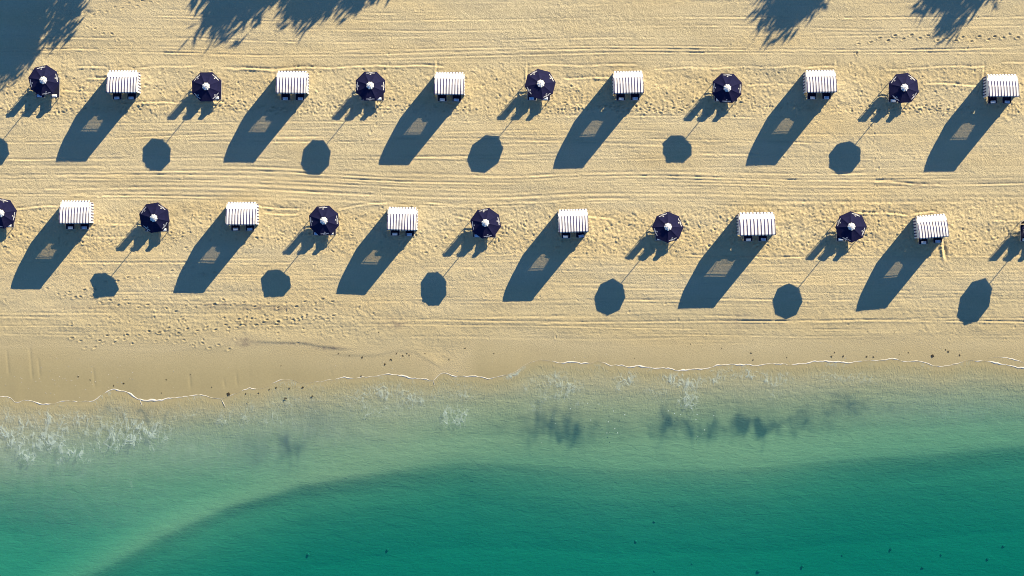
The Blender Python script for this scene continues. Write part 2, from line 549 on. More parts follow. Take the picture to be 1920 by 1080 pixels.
walk([(1597, 122), (1603, 100), (1610, 85), (1632, 78), (1690, 70), (1740, 70), (1790, 76), (1850, 72), (1920, 66), (1980, 62)], 13, 0.055)
walk([(1597, 122), (1612, 160), (1635, 235), (1642, 300), (1640, 400), (1650, 450)], 15, 0.03)
walk([(120, 560), (220, 525), (300, 515), (345, 500), (420, 520)], 19, 0.038)
walk([(90, 545), (170, 558), (260, 575), (330, 580), (420, 565), (520, 575), (640, 560)], 17, 0.038)
walk([(135, 637), (220, 632), (300, 622), (370, 618), (440, 612), (520, 600), (610, 590)], 17, 0.045)
walk([(160, 655), (215, 640), (275, 636), (330, 640), (410, 650), (450, 655)], 16, 0.03)
walk([(420, 600), (470, 605), (520, 610), (560, 600), (640, 595)], 12, 0.036)
for (a, b) in (((160, 30), (300, 0)), ((150, 45), (240, 80)), ((700, 250), (740, 60)), ((380, 125), (372, 165))):
    walk([a, b], 14, 0.03)

# ripples on the seabed
sea = sstep(4, 40, py - swl)
crp = field(shape, 7, 1.6)
rel = rel * np.where(py < swl, 1, 0)
rel *= np.where(py < swl, np.clip(damp, 0, 1), 1)
rel += sea * 0.0025 * crp
rel += sea * 0.022 * field(shape, 60, 18) * sstep(40, 140, py - swl)
Z[sl] += rel

# properties of the sand, and depth tint painted on the seabed
wet = np.zeros(PX.shape); weed = np.zeros(PX.shape); sea_a = np.zeros(PX.shape); tone = np.zeros(PX.shape)
wl = sstep(-6, 14, py - crest + 3 * field(shape, 25, 8)) * (1 - sstep(820, 900, px)) + sstep(840, 900, px) * sstep(-60, 20, py - crest + 6 * field(shape, 40, 10))
wl = wl * (0.50 + 0.50 * sstep(-10, 75, py - crest) )
wl = np.maximum(wl, 0.42 * sstep(490, 640, py + 10 * field(shape, 50, 12)))
wet[sl] = np.clip(np.maximum(wl, sstep(-8, 4, py - swl)), 0, 1)
wf = np.zeros(shape)
nz5 = field(shape, 9, 7); nz6 = field(shape, 3, 6)
wpx_ = px + 3 * field(shape, 5, 3) + 1.5 * field(shape, 2.5, 4); wpy_ = py + 4 * field(shape, 4, 3) + 5 * field(shape, 2, 2)
for (cx, cy, rx, ry, am) in [(1060, 802, 88, 22, .8), (1320, 806, 110, 17, .8), (1440, 798, 110, 17, .85), (1560, 772, 60, 12, .6), (541, 846, 16, 28, 1.8), (530, 818, 10, 20, .35), (480, 842, 46, 26, .34), (1000, 800, 26, 26, .8), (1040, 806, 30, 20, .8), (1085, 808, 26, 26, .9), (1060, 780, 70, 22, .35),
                             (1130, 795, 40, 26, .35), (1245, 798, 13, 30, 1.0), (1275, 808, 30, 20, .5), (1335, 802, 34, 22, .8), (1385, 800, 36, 22, .8), (1430, 805, 34, 16, 1.0), (1480, 798, 30, 16, 1.0), (1505, 790, 22, 16, .9),
                             (1535, 785, 10, 18, .8), (1590, 760, 18, 14, .8), (1605, 768, 10, 14, .5), (1560, 762, 50, 14, .35), (1380, 770, 90, 18, .3), (1660, 770, 50, 9, .3), (590, 790, 60, 30, .25), (230, 775, 50, 8, .35), (265, 778, 14, 4, .7), (320, 782, 25, 4, .4)]:
    wf = np.maximum(wf, am * np.exp(-(((wpx_ - cx) / (rx * 1.15)) ** 2 + ((wpy_ - cy) / (ry * 1.1)) ** 2)))
weed[sl] = np.clip(wf * (0.85 + 0.16 * nz5 + 0.22 * nz6), 0, 1)
sea_a[sl] = sea
painted_depth = np.zeros(PX.shape); _ew = ip(EW, px); _v = py - ip(YC, px) + 1.5 * field(shape, 14, 5); painted_depth[sl] = sstep(-_ew * 0.35, _ew * 0.65, _v) * np.clip(0.95 + 0.16 * field(shape, 70, 16), 0, 1.2) * (1 - 0.35 * sstep(30, 150, _v)) * (1 - 0.45 * np.exp(-((px - 1150) / 230.0) ** 2))  # darkening by deeper water past the bar edge, painted into the seabed colour
shal = np.zeros(PX.shape); shal[sl] = sstep(0, 12, py - swl) * np.exp(-(np.clip(py - swl - 45, 0, None) / 55.0) ** 2)
tone[sl] = np.clip(0.35 * field(shape, 30, 9) + 0.5 * trod + 0.3 * rough_zone + 0.45 * sstep(340, 480, py) * dry, -1, 1.2)
dark_marks = np.zeros(shape)  # darker spots and thin streaks mixed into the sand colour
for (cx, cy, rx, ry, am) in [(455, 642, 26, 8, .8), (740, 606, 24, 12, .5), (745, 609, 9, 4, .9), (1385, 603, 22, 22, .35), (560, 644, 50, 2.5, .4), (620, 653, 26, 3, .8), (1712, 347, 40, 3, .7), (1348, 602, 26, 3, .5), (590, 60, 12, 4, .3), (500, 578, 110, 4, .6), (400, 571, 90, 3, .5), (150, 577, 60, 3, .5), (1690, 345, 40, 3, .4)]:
    dark_marks = np.maximum(dark_marks, am * np.exp(-(((px - cx) / rx) ** 2 + ((py - cy) / ry) ** 2)))
dark_marks_a = np.zeros(PX.shape); dark_marks_a[sl] = np.clip(dark_marks * (0.8 + 0.5 * n2), 0, 1)

def grid_faces(ny, nx):
    i = np.arange(ny - 1)[:, None] * nx + np.arange(nx - 1)[None, :]
    return np.stack([i, i + 1, i + nx + 1, i + nx], -1).reshape(-1, 4)

XX, YY = np.meshgrid(xs, yv)

def sand_mat():
    m, n, out = new_mat('sand')
    p = n.nodes.new('ShaderNodeBsdfPrincipled')
    o1 = coords(n)
    g = noise(n, o1, 9.0, 4, 0.7)
    b = noise(n, coords(n, scale=(0.15, 0.6, 1)), 1.0, 4)
    dryc = mixc(n, ramp(n, b, [(0.3, 0.0), (0.7, 1.0)]), (0.525, 0.448, 0.278), (0.580, 0.500, 0.320))
    tn = math_n(n, 'MULTIPLY', attr(n, 'tone'), 0.55, True)
    dryc = mixc(n, tn, dryc, (0.575, 0.462, 0.255))
    wetn = noise(n, coords(n, scale=(0.25, 1.0, 1)), 0.8, 4)
    wetc = mixc(n, wetn, (0.345, 0.300, 0.165), (0.385, 0.335, 0.190))
    c = mixc(n, attr(n, 'wet'), dryc, wetc)
    c = mixc(n, attr(n, 'sea'), c, mixc(n, wetn, (0.360, 0.325, 0.200), (0.40, 0.355, 0.225)))
    c = mixc(n, math_n(n, 'MULTIPLY', attr(n, 'dark_marks'), 0.6), c, (0.16, 0.13, 0.12))
    c = mixc(n, 1.0, c, ramp(n, g, [(0.25, 0.90), (0.75, 1.06)]), 'MULTIPLY')
    c = mixc(n, math_n(n, 'MULTIPLY', attr(n, 'weed'), 0.88, True), c, (0.06, 0.10, 0.11))
    c = mixc(n, math_n(n, 'MULTIPLY', attr(n, 'painted_depth'), 0.72), c, mixc(n, 1.0, c, (0.55, 0.78, 0.78), 'MULTIPLY'))
    lk(n, c, p.inputs['Base Color'])
    rg = math_n(n, 'SUBTRACT', 0.95, math_n(n, 'MULTIPLY', attr(n, 'wet'), 0.3))
    lk(n, rg, p.inputs['Roughness'])
    p.inputs['Specular IOR Level'].default_value = 0.25
    # fine grain; under water the sand ripples
    inv = math_n(n, 'SUBTRACT', 1.0, attr(n, 'wet'))
    h1 = math_n(n, 'MULTIPLY', noise(n, o1, 14.0, 4, 0.65), math_n(n, 'ADD', math_n(n, 'MULTIPLY', inv, 0.032), 0.003))
    rp = noise(n, coords(n, scale=(0.8, 2.4, 1), rot=(0, 0, 0.14)), 1.7, 3, 0.55, 0.8)
    rq = noise(n, coords(n, scale=(3.2, 1.6, 1), rot=(0, 0, -0.3)), 1.5, 4, 0.6, 1.2)
    h2a = math_n(n, 'MULTIPLY', math_n(n, 'MULTIPLY', rp, 0.024), attr(n, 'sea'))
    h2b = math_n(n, 'MULTIPLY', math_n(n, 'MULTIPLY', rq, 0.030), attr(n, 'shal'))
    h2 = math_n(n, 'ADD', h2a, h2b)
    bp = n.nodes.new('ShaderNodeBump')
    bp.inputs['Strength'].default_value = 1.0
    bp.inputs['Distance'].default_value = 1.0
    lk(n, math_n(n, 'ADD', h1, h2), bp.inputs['Height'])
    lk(n, bp.outputs[0], p.inputs['Normal'])
    lk(n, p.outputs[0], out.inputs[0])
    return m
M['sand'] = sand_mat()
gme = mesh_np('beach_ground', np.stack([XX, YY, Z], -1).reshape(-1, 3), grid_faces(len(yv), len(xs)), M['sand'], True)
for nm, a in (('wet', wet), ('weed', weed), ('sea', sea_a), ('tone', tone), ('dark_marks', dark_marks_a), ('shal', shal), ('painted_depth', painted_depth)):
    at = gme.attributes.new(nm, 'FLOAT', 'POINT')
    at.data.foreach_set('value', a.astype(np.float32).ravel())
ground = tag(obj('ground', gme), 'raked pale sand beach running down under the sea', kind='structure')

# ------------------------------------------------------------------ sea
wx, wox, wnx = axis(-37.0, 37.0, 0.16, 700)
wyf = np.arange(-22.0, -3.0, 0.16)
dn = []; st = 0.16; y = -22.0
while y > -700: st *= 1.35; y -= st; dn.append(y)
wy = np.concatenate([dn[::-1], wyf, [0.0, 6.0]])
WX, WY = np.meshgrid(wx, wy)
wpx, wpy = WX / S + 960, 540 - WY / S
foam = np.zeros(WX.shape)
for (cx, cy, rx, ry, am) in [(90, 825, 170, 56, 1.1), (230, 812, 130, 44, .9), (60, 790, 120, 26, .7), (350, 795, 120, 36, .45), (500, 775, 200, 45, .5), (470, 790, 120, 24, .6), (200, 765, 200, 18, .35), (740, 745, 110, 36, .75), (700, 770, 90, 24, .6), (852, 780, 34, 26, 1.0),
                             (860, 735, 40, 40, .55), (640, 722, 240, 24, .35), (600, 780, 80, 20, .4), (1040, 725, 70, 34, .75), (1010, 760, 50, 20, .45), (1175, 715, 30, 26, .8), (1110, 690, 120, 16, .4), (1290, 712, 70, 16, 1.0), (1290, 745, 26, 40, .8), (1380, 702, 90, 14, .75), (1460, 712, 40, 16, .85),
                             (1450, 740, 30, 18, .5), (1560, 706, 90, 14, .6), (1630, 712, 30, 12, .7), (1690, 706, 40, 10, .4), (1220, 735, 60, 28, .45), (290, 890, 40, 30, .3), (245, 905, 14, 40, .35), (1080, 760, 60, 16, .45)]:
    foam = np.maximum(foam, am * np.exp(-(((wpx - cx) / rx) ** 2 + ((wpy - cy) / ry) ** 2) ** 1.2))
foam = np.clip(foam * 1.15, 0, 1.1)
foam = np.maximum(foam, (0.30 + 0.18 * (wpx < 900)) * np.exp(-((wpy - ip(SW, wpx) - 36) / 40.0) ** 2))
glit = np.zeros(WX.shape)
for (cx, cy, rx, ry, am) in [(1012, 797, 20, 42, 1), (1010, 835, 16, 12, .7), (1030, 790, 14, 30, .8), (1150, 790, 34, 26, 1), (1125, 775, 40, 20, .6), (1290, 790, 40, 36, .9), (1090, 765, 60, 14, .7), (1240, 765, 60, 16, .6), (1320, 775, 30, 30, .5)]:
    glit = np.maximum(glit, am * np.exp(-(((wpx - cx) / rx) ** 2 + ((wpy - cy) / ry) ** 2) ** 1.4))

ny, nx = WX.shape
top = np.stack([WX, WY, np.zeros_like(WX)], -1).reshape(-1, 3)
per = list(range(nx)) + [r * nx + nx - 1 for r in range(1, ny)] + [(ny - 1) * nx + c for c in range(nx - 2, -1, -1)] + [r * nx for r in range(ny - 2, 0, -1)]
bot = top[per].copy(); bot[:, 2] = -9.0
me = bpy.data.meshes.new('sea_water')
nb = len(top)
quads = grid_faces(ny, nx)
side = [[per[(k + 1) % len(per)], per[k], nb + k, nb + (k + 1) % len(per)] for k in range(len(per))]
allq = np.concatenate([quads, np.array(side)])
me = bpy.data.meshes.new('sea_water')
V = np.concatenate([top, bot]).astype(np.float32)
nl = allq.size + len(per)
me.vertices.add(len(V)); me.vertices.foreach_set('co', V.ravel())
me.loops.add(nl)
me.loops.foreach_set('vertex_index', np.concatenate([allq.ravel(), nb + np.arange(len(per))[::-1]]).astype(np.int32))
me.polygons.add(len(allq) + 1)
me.polygons.foreach_set('loop_start', np.concatenate([np.arange(0, allq.size, 4), [allq.size]]).astype(np.int32))
me.polygons.foreach_set('loop_total', np.concatenate([np.full(len(allq), 4), [len(per)]]).astype(np.int32))
me.update(calc_edges=True)
milk = np.zeros(WX.shape)
for (cx, cy, rx, ry, am) in [(60, 845, 260, 65, 1.0), (330, 835, 260, 55, .8), (560, 800, 220, 50, .7), (150, 930, 220, 80, .3), (760, 770, 140, 40, .6), (1120, 740, 260, 40, .35), (1450, 730, 200, 30, .4), (1780, 760, 200, 40, .5)]:
    milk = np.maximum(milk, am * np.exp(-(((wpx - cx) / rx) ** 2 + ((wpy - cy) / ry) ** 2)))
wash = np.exp(-((wpy - ip(SW, wpx) - 5) / 7.0) ** 2) * np.clip(0.35 + 0.5 * np.sin(wpx / 47.0) * np.sin(wpx / 19.0 + 1), 0.1, 0.9)
foam = np.maximum(foam, wash)
for nm, a in (('foam', foam), ('glit', glit), ('milk', milk)):
    at = me.attributes.new(nm, 'FLOAT', 'POINT')
    at.data.foreach_set('value', np.concatenate([a.ravel(), np.zeros(len(bot))]).astype(np.float32))

def water_mat():
    m, n, out = new_mat('sea_water')
    tr = n.nodes.new('ShaderNodeBsdfTransparent')
    gl = n.nodes.new('ShaderNodeBsdfGlossy'); gl.inputs['Roughness'].default_value = 0.12
    bp = n.nodes.new('ShaderNodeBump'); bp.inputs['Distance'].default_value = 1.0
    rp = noise(n, coords(n, scale=(1.0, 2.2, 1)), 1.6, 4, 0.6, 0.6)
    lk(n, math_n(n, 'MULTIPLY', rp, 0.03), bp.inputs['Height'])
    lk(n, bp.outputs[0], gl.inputs['Normal'])
    mx = n.nodes.new('ShaderNodeMixShader')
    mx.inputs[0].default_value = 0.01; lk(n, tr.outputs[0], mx.inputs[1]); lk(n, gl.outputs[0], mx.inputs[2])
    # foam: torn lace drawn out up and down the beach
    df = n.nodes.new('ShaderNodeBsdfDiffuse'); df.inputs[0].default_value = (0.54, 0.68, 0.67, 1)
    fa = attr(n, 'foam')
    def lace(scl, rot, sc_, det, dist, lo, hi):
        a_ = noise(n, coords(n, scale=scl, rot=(0, 0, rot)), sc_, det, 0.5, dist)
        d_ = math_n(n, 'ABSOLUTE', math_n(n, 'SUBTRACT', a_, 0.5))
        thick = math_n(n, 'ADD', math_n(n, 'MULTIPLY', fa, hi), lo)
        return math_n(n, 'MULTIPLY', math_n(n, 'SUBTRACT', thick, d_), 38.0, True)
    def web(sc_, stretch, rot, dist, lo, hi, seed):
        cv = coords(n, scale=stretch, rot=(0, 0, rot))
        nz_ = n.nodes.new('ShaderNodeTexNoise'); nz_.inputs['Scale'].default_value = 1.3; nz_.inputs['Detail'].default_value = 4
        lk(n, cv, nz_.inputs['Vector'])
        sc2 = n.nodes.new('ShaderNodeVectorMath'); sc2.operation = 'SCALE'; sc2.inputs['Scale'].default_value = dist
        lk(n, nz_.outputs['Color'], sc2.inputs[0])
        ad_ = n.nodes.new('ShaderNodeVectorMath'); ad_.operation = 'ADD'
        lk(n, cv, ad_.inputs[0]); lk(n, sc2.outputs[0], ad_.inputs[1])
        vo_ = n.nodes.new('ShaderNodeTexVoronoi'); vo_.feature = 'DISTANCE_TO_EDGE'; vo_.inputs['Scale'].default_value = sc_
        lk(n, ad_.outputs[0], vo_.inputs['Vector'])
        thick = math_n(n, 'ADD', math_n(n, 'MULTIPLY', fa, hi), lo)
        thick = math_n(n, 'MULTIPLY', thick, ramp(n, noise(n, coords(n), 1.1 + seed, 3), [(0.38, 0.1), (0.66, 1.5)]))
        return math_n(n, 'MULTIPLY', math_n(n, 'SUBTRACT', thick, vo_.outputs['Distance']), 9.0, True)
    r1 = web(1.15, (1.25, 0.85, 1), 0.3, 1.1, 0.0, 0.17, 0.0)
    r2 = web(2.0, (1.2, 0.9, 1), -0.3, 0.7, 0.0, 0.15, 0.3)
    br = ramp(n, noise(n, coords(n), 0.55, 3), [(0.34, 0.35), (0.55, 1.0)])
    ft = math_n(n, 'MULTIPLY', fa, 1.25, True)
    r3 = lace((1.5, 0.75, 1), 0.45, 0.95, 2.0, 1.2, -0.002, 0.055)
    r3 = math_n(n, 'MULTIPLY', math_n(n, 'MULTIPLY', r3, ft), 0.24)
    f1 = math_n(n, 'MULTIPLY', math_n(n, 'MULTIPLY', r1, ft), 0.26)
    f2 = math_n(n, 'MULTIPLY', math_n(n, 'MULTIPLY', r2, ft), 0.24)
    ff = math_n(n, 'MULTIPLY', math_n(n, 'ADD', math_n(n, 'MAXIMUM', f1, f2), r3), br, True)
    # thin bubbly veil left by the broken waves
    vn = ramp(n, noise(n, coords(n, scale=(1.6, 1.0, 1), rot=(0, 0, 0.3)), 0.9, 5, 0.65, 0.6), [(0.25, 0.35), (0.7, 1.0)])
    ff = math_n(n, 'MAXIMUM', ff, math_n(n, 'MULTIPLY', math_n(n, 'MULTIPLY', attr(n, 'milk'), vn), 0.20))
    # scattered bubbles
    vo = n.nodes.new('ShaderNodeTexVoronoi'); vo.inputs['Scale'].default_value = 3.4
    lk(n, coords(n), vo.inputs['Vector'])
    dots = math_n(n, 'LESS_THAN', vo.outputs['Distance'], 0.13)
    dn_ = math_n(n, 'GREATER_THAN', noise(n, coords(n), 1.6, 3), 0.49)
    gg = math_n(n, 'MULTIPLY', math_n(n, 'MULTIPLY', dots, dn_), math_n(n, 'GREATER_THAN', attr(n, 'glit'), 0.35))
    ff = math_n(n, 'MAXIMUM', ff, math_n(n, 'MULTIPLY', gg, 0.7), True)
    bf = n.nodes.new('ShaderNodeBump'); bf.inputs['Distance'].default_value = 0.05
    lk(n, ff, bf.inputs['Height']); lk(n, bf.outputs[0], df.inputs['Normal'])
    mf = n.nodes.new('ShaderNodeMixShader')
    lk(n, ff, mf.inputs[0]); lk(n, mx.outputs[0], mf.inputs[1]); lk(n, df.outputs[0], mf.inputs[2])
    lk(n, mf.outputs[0], out.inputs['Surface'])
    va = n.nodes.new('ShaderNodeVolumeAbsorption')
    va.inputs['Color'].default_value = (0.0, 0.858, 0.866, 1)
    va.inputs['Density'].default_value = 0.82
    vsn = n.nodes.new('ShaderNodeVolumeScatter'); vsn.inputs['Color'].default_value = (0.03, 0.85, 0.95, 1); vsn.inputs['Density'].default_value = 0.05
    ad = n.nodes.new('ShaderNodeAddShader'); lk(n, va.outputs[0], ad.inputs[0]); lk(n, vsn.outputs[0], ad.inputs[1])
    lk(n, ad.outputs[0], out.inputs['Volume'])
    return m
M['water'] = water_mat()
me.materials.append(M['water'])
tag(obj('sea', me), 'clear green shallow sea with lace foam near the sand', kind='structure')

# the white rim of the last wave
M['foam_rim'] = simple('foam_rim', (0.68, 0.66, 0.60), 0.9, 0.2, 5)
def foam_line(pts, wid, lift=0.012):
    P0 = []
    for (a, b) in zip(pts[:-1], pts[1:]):
        L = math.hypot(b[0] - a[0], b[1] - a[1]); n = max(2, int(L / 2.2))
        for k in range(n):
            t = k / n
            P0.append((a[0] + (b[0] - a[0]) * t, a[1] + (b[1] - a[1]) * t))
    P0.append(pts[-1])
    A = np.array(P0)
    for _ in range(2):
        A[1:-1] = 0.25 * A[:-2] + 0.5 * A[1:-1] + 0.25 * A[2:]
    n = len(A)
    A[:, 1] += smooth1(n, 1.2) * 0.3
    T = np.gradient(A, axis=0); T /= np.linalg.norm(T, axis=1)[:, None] + 1e-9
    N = np.stack([-T[:, 1], T[:, 0]], 1)
    wv = wid * 0.44 * np.clip(1.1 + 0.5 * smooth1(n, 12) + 0.6 * smooth1(n, 2), 0.12, 3.2)
    wv *= np.minimum(1, np.minimum(np.arange(n) / 8 + 0.1, np.arange(n)[::-1] / 8 + 0.1))
    prof = [(-1, -0.03), (-0.75, 0.45), (0, 1.0), (0.75, 0.45), (1, -0.03)]
    vs_ = []
    for i in range(n):
        for (u, hh) in prof:
            q = A[i] + N[i] * u * wv[i] * 0.5
            z = max(float(ground_z(q[0], q[1])), 0.0)
            p = P(q[0], q[1], z)
            vs_.append((p.x, p.y, z + hh * (0.006 + 0.004 * wv[i])))
    return np.array(vs_), grid_faces(n, 5)
FL = [([tuple(p) for p in SW if -80 <= p[0] <= 415], 3.2), ([tuple(p) for p in SW if 400 <= p[0] <= 640], 1.7), ([tuple(p) for p in SW if 630 <= p[0] <= 820], 2.2), ([tuple(p) for p in SW if 810 <= p[0] <= 935], 1.8),
      ([tuple(p) for p in SW if 930 <= p[0] <= 1340], 2.8), ([tuple(p) for p in SW if 1180 <= p[0] <= 1330], 5.0), ([tuple(p) for p in SW if 1330 <= p[0] <= 2000], 2.5), ([(1850, 673), (1868, 669), (1890, 671), (1905, 675), (1925, 682)], 1.8),
      ([(415, 748), (423, 762)], 1.8), ([(262, 747), (266, 760)], 2.2), ([(812, 712), (815, 722)], 1.6)]
fv, ff_ = [], []
o_ = 0
for pts, wd in FL:
    v_, f_ = foam_line(pts, wd)
    fv.append(v_); ff_.append(f_ + o_); o_ += len(v_)
tag(obj('foam', mesh_np('wave_edge_foam', np.concatenate(fv), np.concatenate(ff_), M['foam_rim'], True)), 'thin white foam edge of the last wave along the wet sand', 'foam', kind='stuff')

# ------------------------------------------------------------------ umbrellas
RU, AP = 1.06, 0.36
def gore(r_frac0, r_frac1, rad, ap, rows=4, cols=4, sag=0.018):
    pts = []
    c8 = math.cos(R(22.5)); t8 = math.tan(R(22.5))
    for i in range(rows + 1):
        f = r_frac0 + (r_frac1 - r_frac0) * i / rows
        row = []
        for j in range(cols + 1):
            u = -1 + 2 * j / cols
            r = rad * c8 * f
            scal = 1 - 0.008 * (1 - u * u) * f
            row.append((r * scal, r * t8 * u, ap * (1 - f) - sag * (1 - u * u) * math.sin(math.pi * f)))
        pts.append(row)
    return pts
panel_me = sheet('umbrella_panel', gore(0.06, 1.0, RU, AP), M['navy'], 0.01)
pslope = AP / (RU * math.cos(R(22.5)))
def on_panel(r, t, lift=0.016):
    f = r / (RU * math.cos(R(22.5)))
    u = np.clip(t / (r * math.tan(R(22.5))), -1, 1)
    return (r, t, AP * (1 - f) - 0.018 * (1 - u * u) * math.sin(math.pi * f) + lift)
bm = bmesh.new()
lr = random.Random(3)
def word(bm, r, width, hgt, gapn):
    t = -width / 2
    k = 0
    while t < width / 2 - 0.02:
        wd = lr.choice((0.028, 0.034, 0.04, 0.022))
        if k in gapn: t += 0.045
        q = [on_panel(r - hgt / 2, t), on_panel(r + hgt / 2, t), on_panel(r + hgt / 2, t + wd), on_panel(r - hgt / 2, t + wd)]
        bm.faces.new([bm.verts.new(p) for p in q])
        if lr.random() < 0.5:
            q = [on_panel(r - hgt / 2, t + wd * 0.2), on_panel(r - hgt * 0.9, t + wd * 0.2), on_panel(r - hgt * 0.9, t + wd * 0.5), on_panel(r - hgt / 2, t + wd * 0.5)]
        t += wd + 0.007
        k += 1
word(bm, 0.915, 0.26, 0.022, ())
word(bm, 0.870, 0.56, 0.042, (9,))
letter_me = bm_mesh('umbrella_lettering', bm, M['print'])
bm = bmesh.new()                       # fan shaped emblem above the lettering
for k in range(5):
    a0 = R(-100 + k * 40 + 5); a1 = R(-100 + (k + 1) * 40 - 5)
    q = [on_panel(0.80, 0), on_panel(0.80 - 0.05 * math.cos(a0), 0.05 * math.sin(a0)), on_panel(0.80 - 0.058 * math.cos((a0 + a1) / 2), 0.058 * math.sin((a0 + a1) / 2)), on_panel(0.80 - 0.05 * math.cos(a1), 0.05 * math.sin(a1))]
    bm.faces.new([bm.verts.new(p) for p in q])
emblem_me = bm_mesh('umbrella_emblem', bm, M['print'])
bm = bmesh.new()                       # vent cap: eight scallops
ctr = bm.verts.new((0, 0, AP + 0.030))
ring1, ring2 = [], []
for k in range(32):
    a = 2 * math.pi * k / 32
    lobe = abs(math.cos(a * 4))
    r2 = 0.225 + 0.04 * lobe
    ring1.append(bm.verts.new((0.13 * math.cos(a), 0.13 * math.sin(a), AP - 0.002 + 0.006 * lobe)))
    ring2.append(bm.verts.new((r2 * math.cos(a), r2 * math.sin(a), AP - 0.058 + 0.012 * lobe)))
for k in range(32):
    k2 = (k + 1) % 32
    bm.faces.new((ctr, ring1[k], ring1[k2]))
    bm.faces.new((ring1[k], ring2[k], ring2[k2], ring1[k2]))
bmesh.ops.recalc_face_normals(bm, faces=bm.faces[:])
bmesh.ops.solidify(bm, geom=bm.faces[:], thickness=0.008)
cap_me = bm_mesh('umbrella_cap', bm, M['white_cloth'])
bm = bmesh.new()
for k in range(4):
    a = -0.6 + k * 0.45
    q = [(0.045 * math.cos(a + d) * s_ - 0.01, 0.05 * math.sin(a + d) * s_ - 0.05, AP + 0.045 - 0.02 * s_) for d, s_ in ((0, 0.3), (0, 1.4), (0.22, 1.4), (0.22, 0.3))]
    bm.faces.new([bm.verts.new(p) for p in q])
capmark_me = bm_mesh('cap_emblem', bm, M['mark'])
bm = bmesh.new(); bmesh.ops.create_uvsphere(bm, u_segments=10, v_segments=6, radius=0.022, matrix=Matrix.Translation((0, 0, AP + 0.045)))
bar(bm, (0, 0, AP), (0, 0, AP + 0.04), 0.012)
fin_me = bm_mesh('umbrella_finial', bm, M['white_cloth'], True)
bm = bmesh.new()
c8 = math.cos(R(22.5))
bar(bm, (0.05, 0, AP - 0.045), (RU * 0.985, 0, -0.012), 0.009, 0.007, 6)
rib_me = bm_mesh('umbrella_rib', bm, M['rib'])
bm = bmesh.new()
bar(bm, (0.03, 0, -0.12), (RU * 0.5, 0, AP * 0.49 - 0.03), 0.007, 0.007, 6)
strut_me = bm_mesh('umbrella_strut', bm, M['rib'])
bm = bmesh.new(); bar(bm, (0, 0, -0.08), (0, 0, AP), 0.027, 0.024, 10); bar(bm, (0, 0, -0.16), (0, 0, -0.08), 0.034, 0.034, 10)
upole_me = bm_mesh('umbrella_upper_pole', bm, M['pole'], False)
bm = bmesh.new(); bar(bm, (0, 0, -0.35), (0, 0, 1.0), 0.026, 0.026, 10)
lpole_me = bm_mesh('umbrella_pole', bm, M['pole'], False)

ORD = ['first', 'second', 'third', 'fourth', 'fifth', 'sixth', 'seventh']
# X, Y of the canopy, height, tilt x, tilt y, turn
UM = [(-31.19, 13.82, 2.15, -0.025, 0.0, 102), (-20.36, 13.41, 2.07, 0.025, -0.025, 46), (-9.43, 13.45, 2.17, 0.025, -0.075, 90), (1.88, 13.58, 2.11, -0.1, -0.1, 121), (14.35, 13.34, 1.85, 0.0, 0.05, 88), (26.11, 13.33, 2.11, -0.05, -0.025, 52),
      (-34.05, 4.98, 2.15, 0.0, 0.025, 78), (-23.85, 4.69, 2.09, 0.05, 0.1, 54), (-12.55, 4.50, 1.95, 0.0, 0.05, 94), (-1.75, 4.32, 2.03, 0.075, -0.05, 100), (10.39, 4.05, 2.17, 0.0, -0.075, 112), (22.60, 4.07, 2.31, 0.025, -0.05, 69), (35.04, 3.78, 2.19, -0.025, -0.25, 100)]
def where(i):
    if i < 6: return f'{ORD[i]} from left in the upper row'
    return f'{ORD[i - 6]} from left in the lower row'
ULOOK = {0: 'beside the large tree shadow', 6: 'cut by the left edge of the photo', 12: 'almost wholly past the right edge of the photo'}
def umbrella(i, X, Y, h, a, b, phi):
    g = gzw(X, Y)
    root = empty('beach_umbrella', (X, Y, g))
    lab = f'navy eight panel beach umbrella with white cap, {where(i)}'
    tag(root, lab, 'umbrella', 'navy beach umbrellas')
    nrm = Vector((-a, -b, 1)).normalized()
    rot = Vector((0, 0, 1)).rotation_difference(nrm).to_matrix().to_4x4()
    base = Matrix.Translation((0, 0, h)) @ rot
    p = obj('pole', lpole_me, root); p.scale = (1, 1, h - 0.12)
    p = obj('upper_pole', upole_me, root); p.matrix_local = base
    for k in range(8):
        m = base @ Matrix.Rotation(R(phi + 45 * k), 4, 'Z')
        p = obj('canopy_panel', panel_me, root); p.matrix_local = m
        if k % 2 == 0:
            obj('lettering', letter_me, p); obj('emblem', emblem_me, p)
        m2 = base @ Matrix.Rotation(R(phi + 22.5 + 45 * k), 4, 'Z')
        r_ = obj('rib', rib_me, root); r_.matrix_local = m2
        obj('strut', strut_me, r_)
    c = obj('vent_cap', cap_me, root); c.matrix_local = base @ Matrix.Rotation(R(phi + 22.5), 4, 'Z')
    obj('cap_emblem', capmark_me, c)
    obj('finial', fin_me, c)
    return root
for i, u in enumerate(UM): umbrella(i, *u)

# ------------------------------------------------------------------ lounge chairs and towels
bm = bmesh.new(); rbox(bm, 0, -0.12, 0.435, 0.56, 1.12, 0.10, 0.035, 2)
for yy in (-0.40, 0.02): rbox(bm, 0, yy, 0.482, 0.50, 0.012, 0.01)
seatc_me = bm_mesh('seat_cushion', bm, M['cushion'], False)
bm = bmesh.new(); rbox(bm, 0, 0.545, 0.86, 0.54, 0.09, 0.74, 0.032, 2, rot=None)
backc_me = bm_mesh('back_cushion', bm, M['cushion'], False)
for v in backc_me.vertices: v.co.y += (v.co.z - 0.49) * 0.10
bm = bmesh.new()
for sx in (-1, 1): rbox(bm, sx * 0.295, -0.06, 0.37, 0.035, 1.30, 0.05, 0.006, 1)
rbox(bm, 0, -0.70, 0.37, 0.60, 0.035, 0.05, 0.006, 1)
rbox(bm, 0, 0.60, 0.37, 0.60, 0.035, 0.05, 0.006, 1)
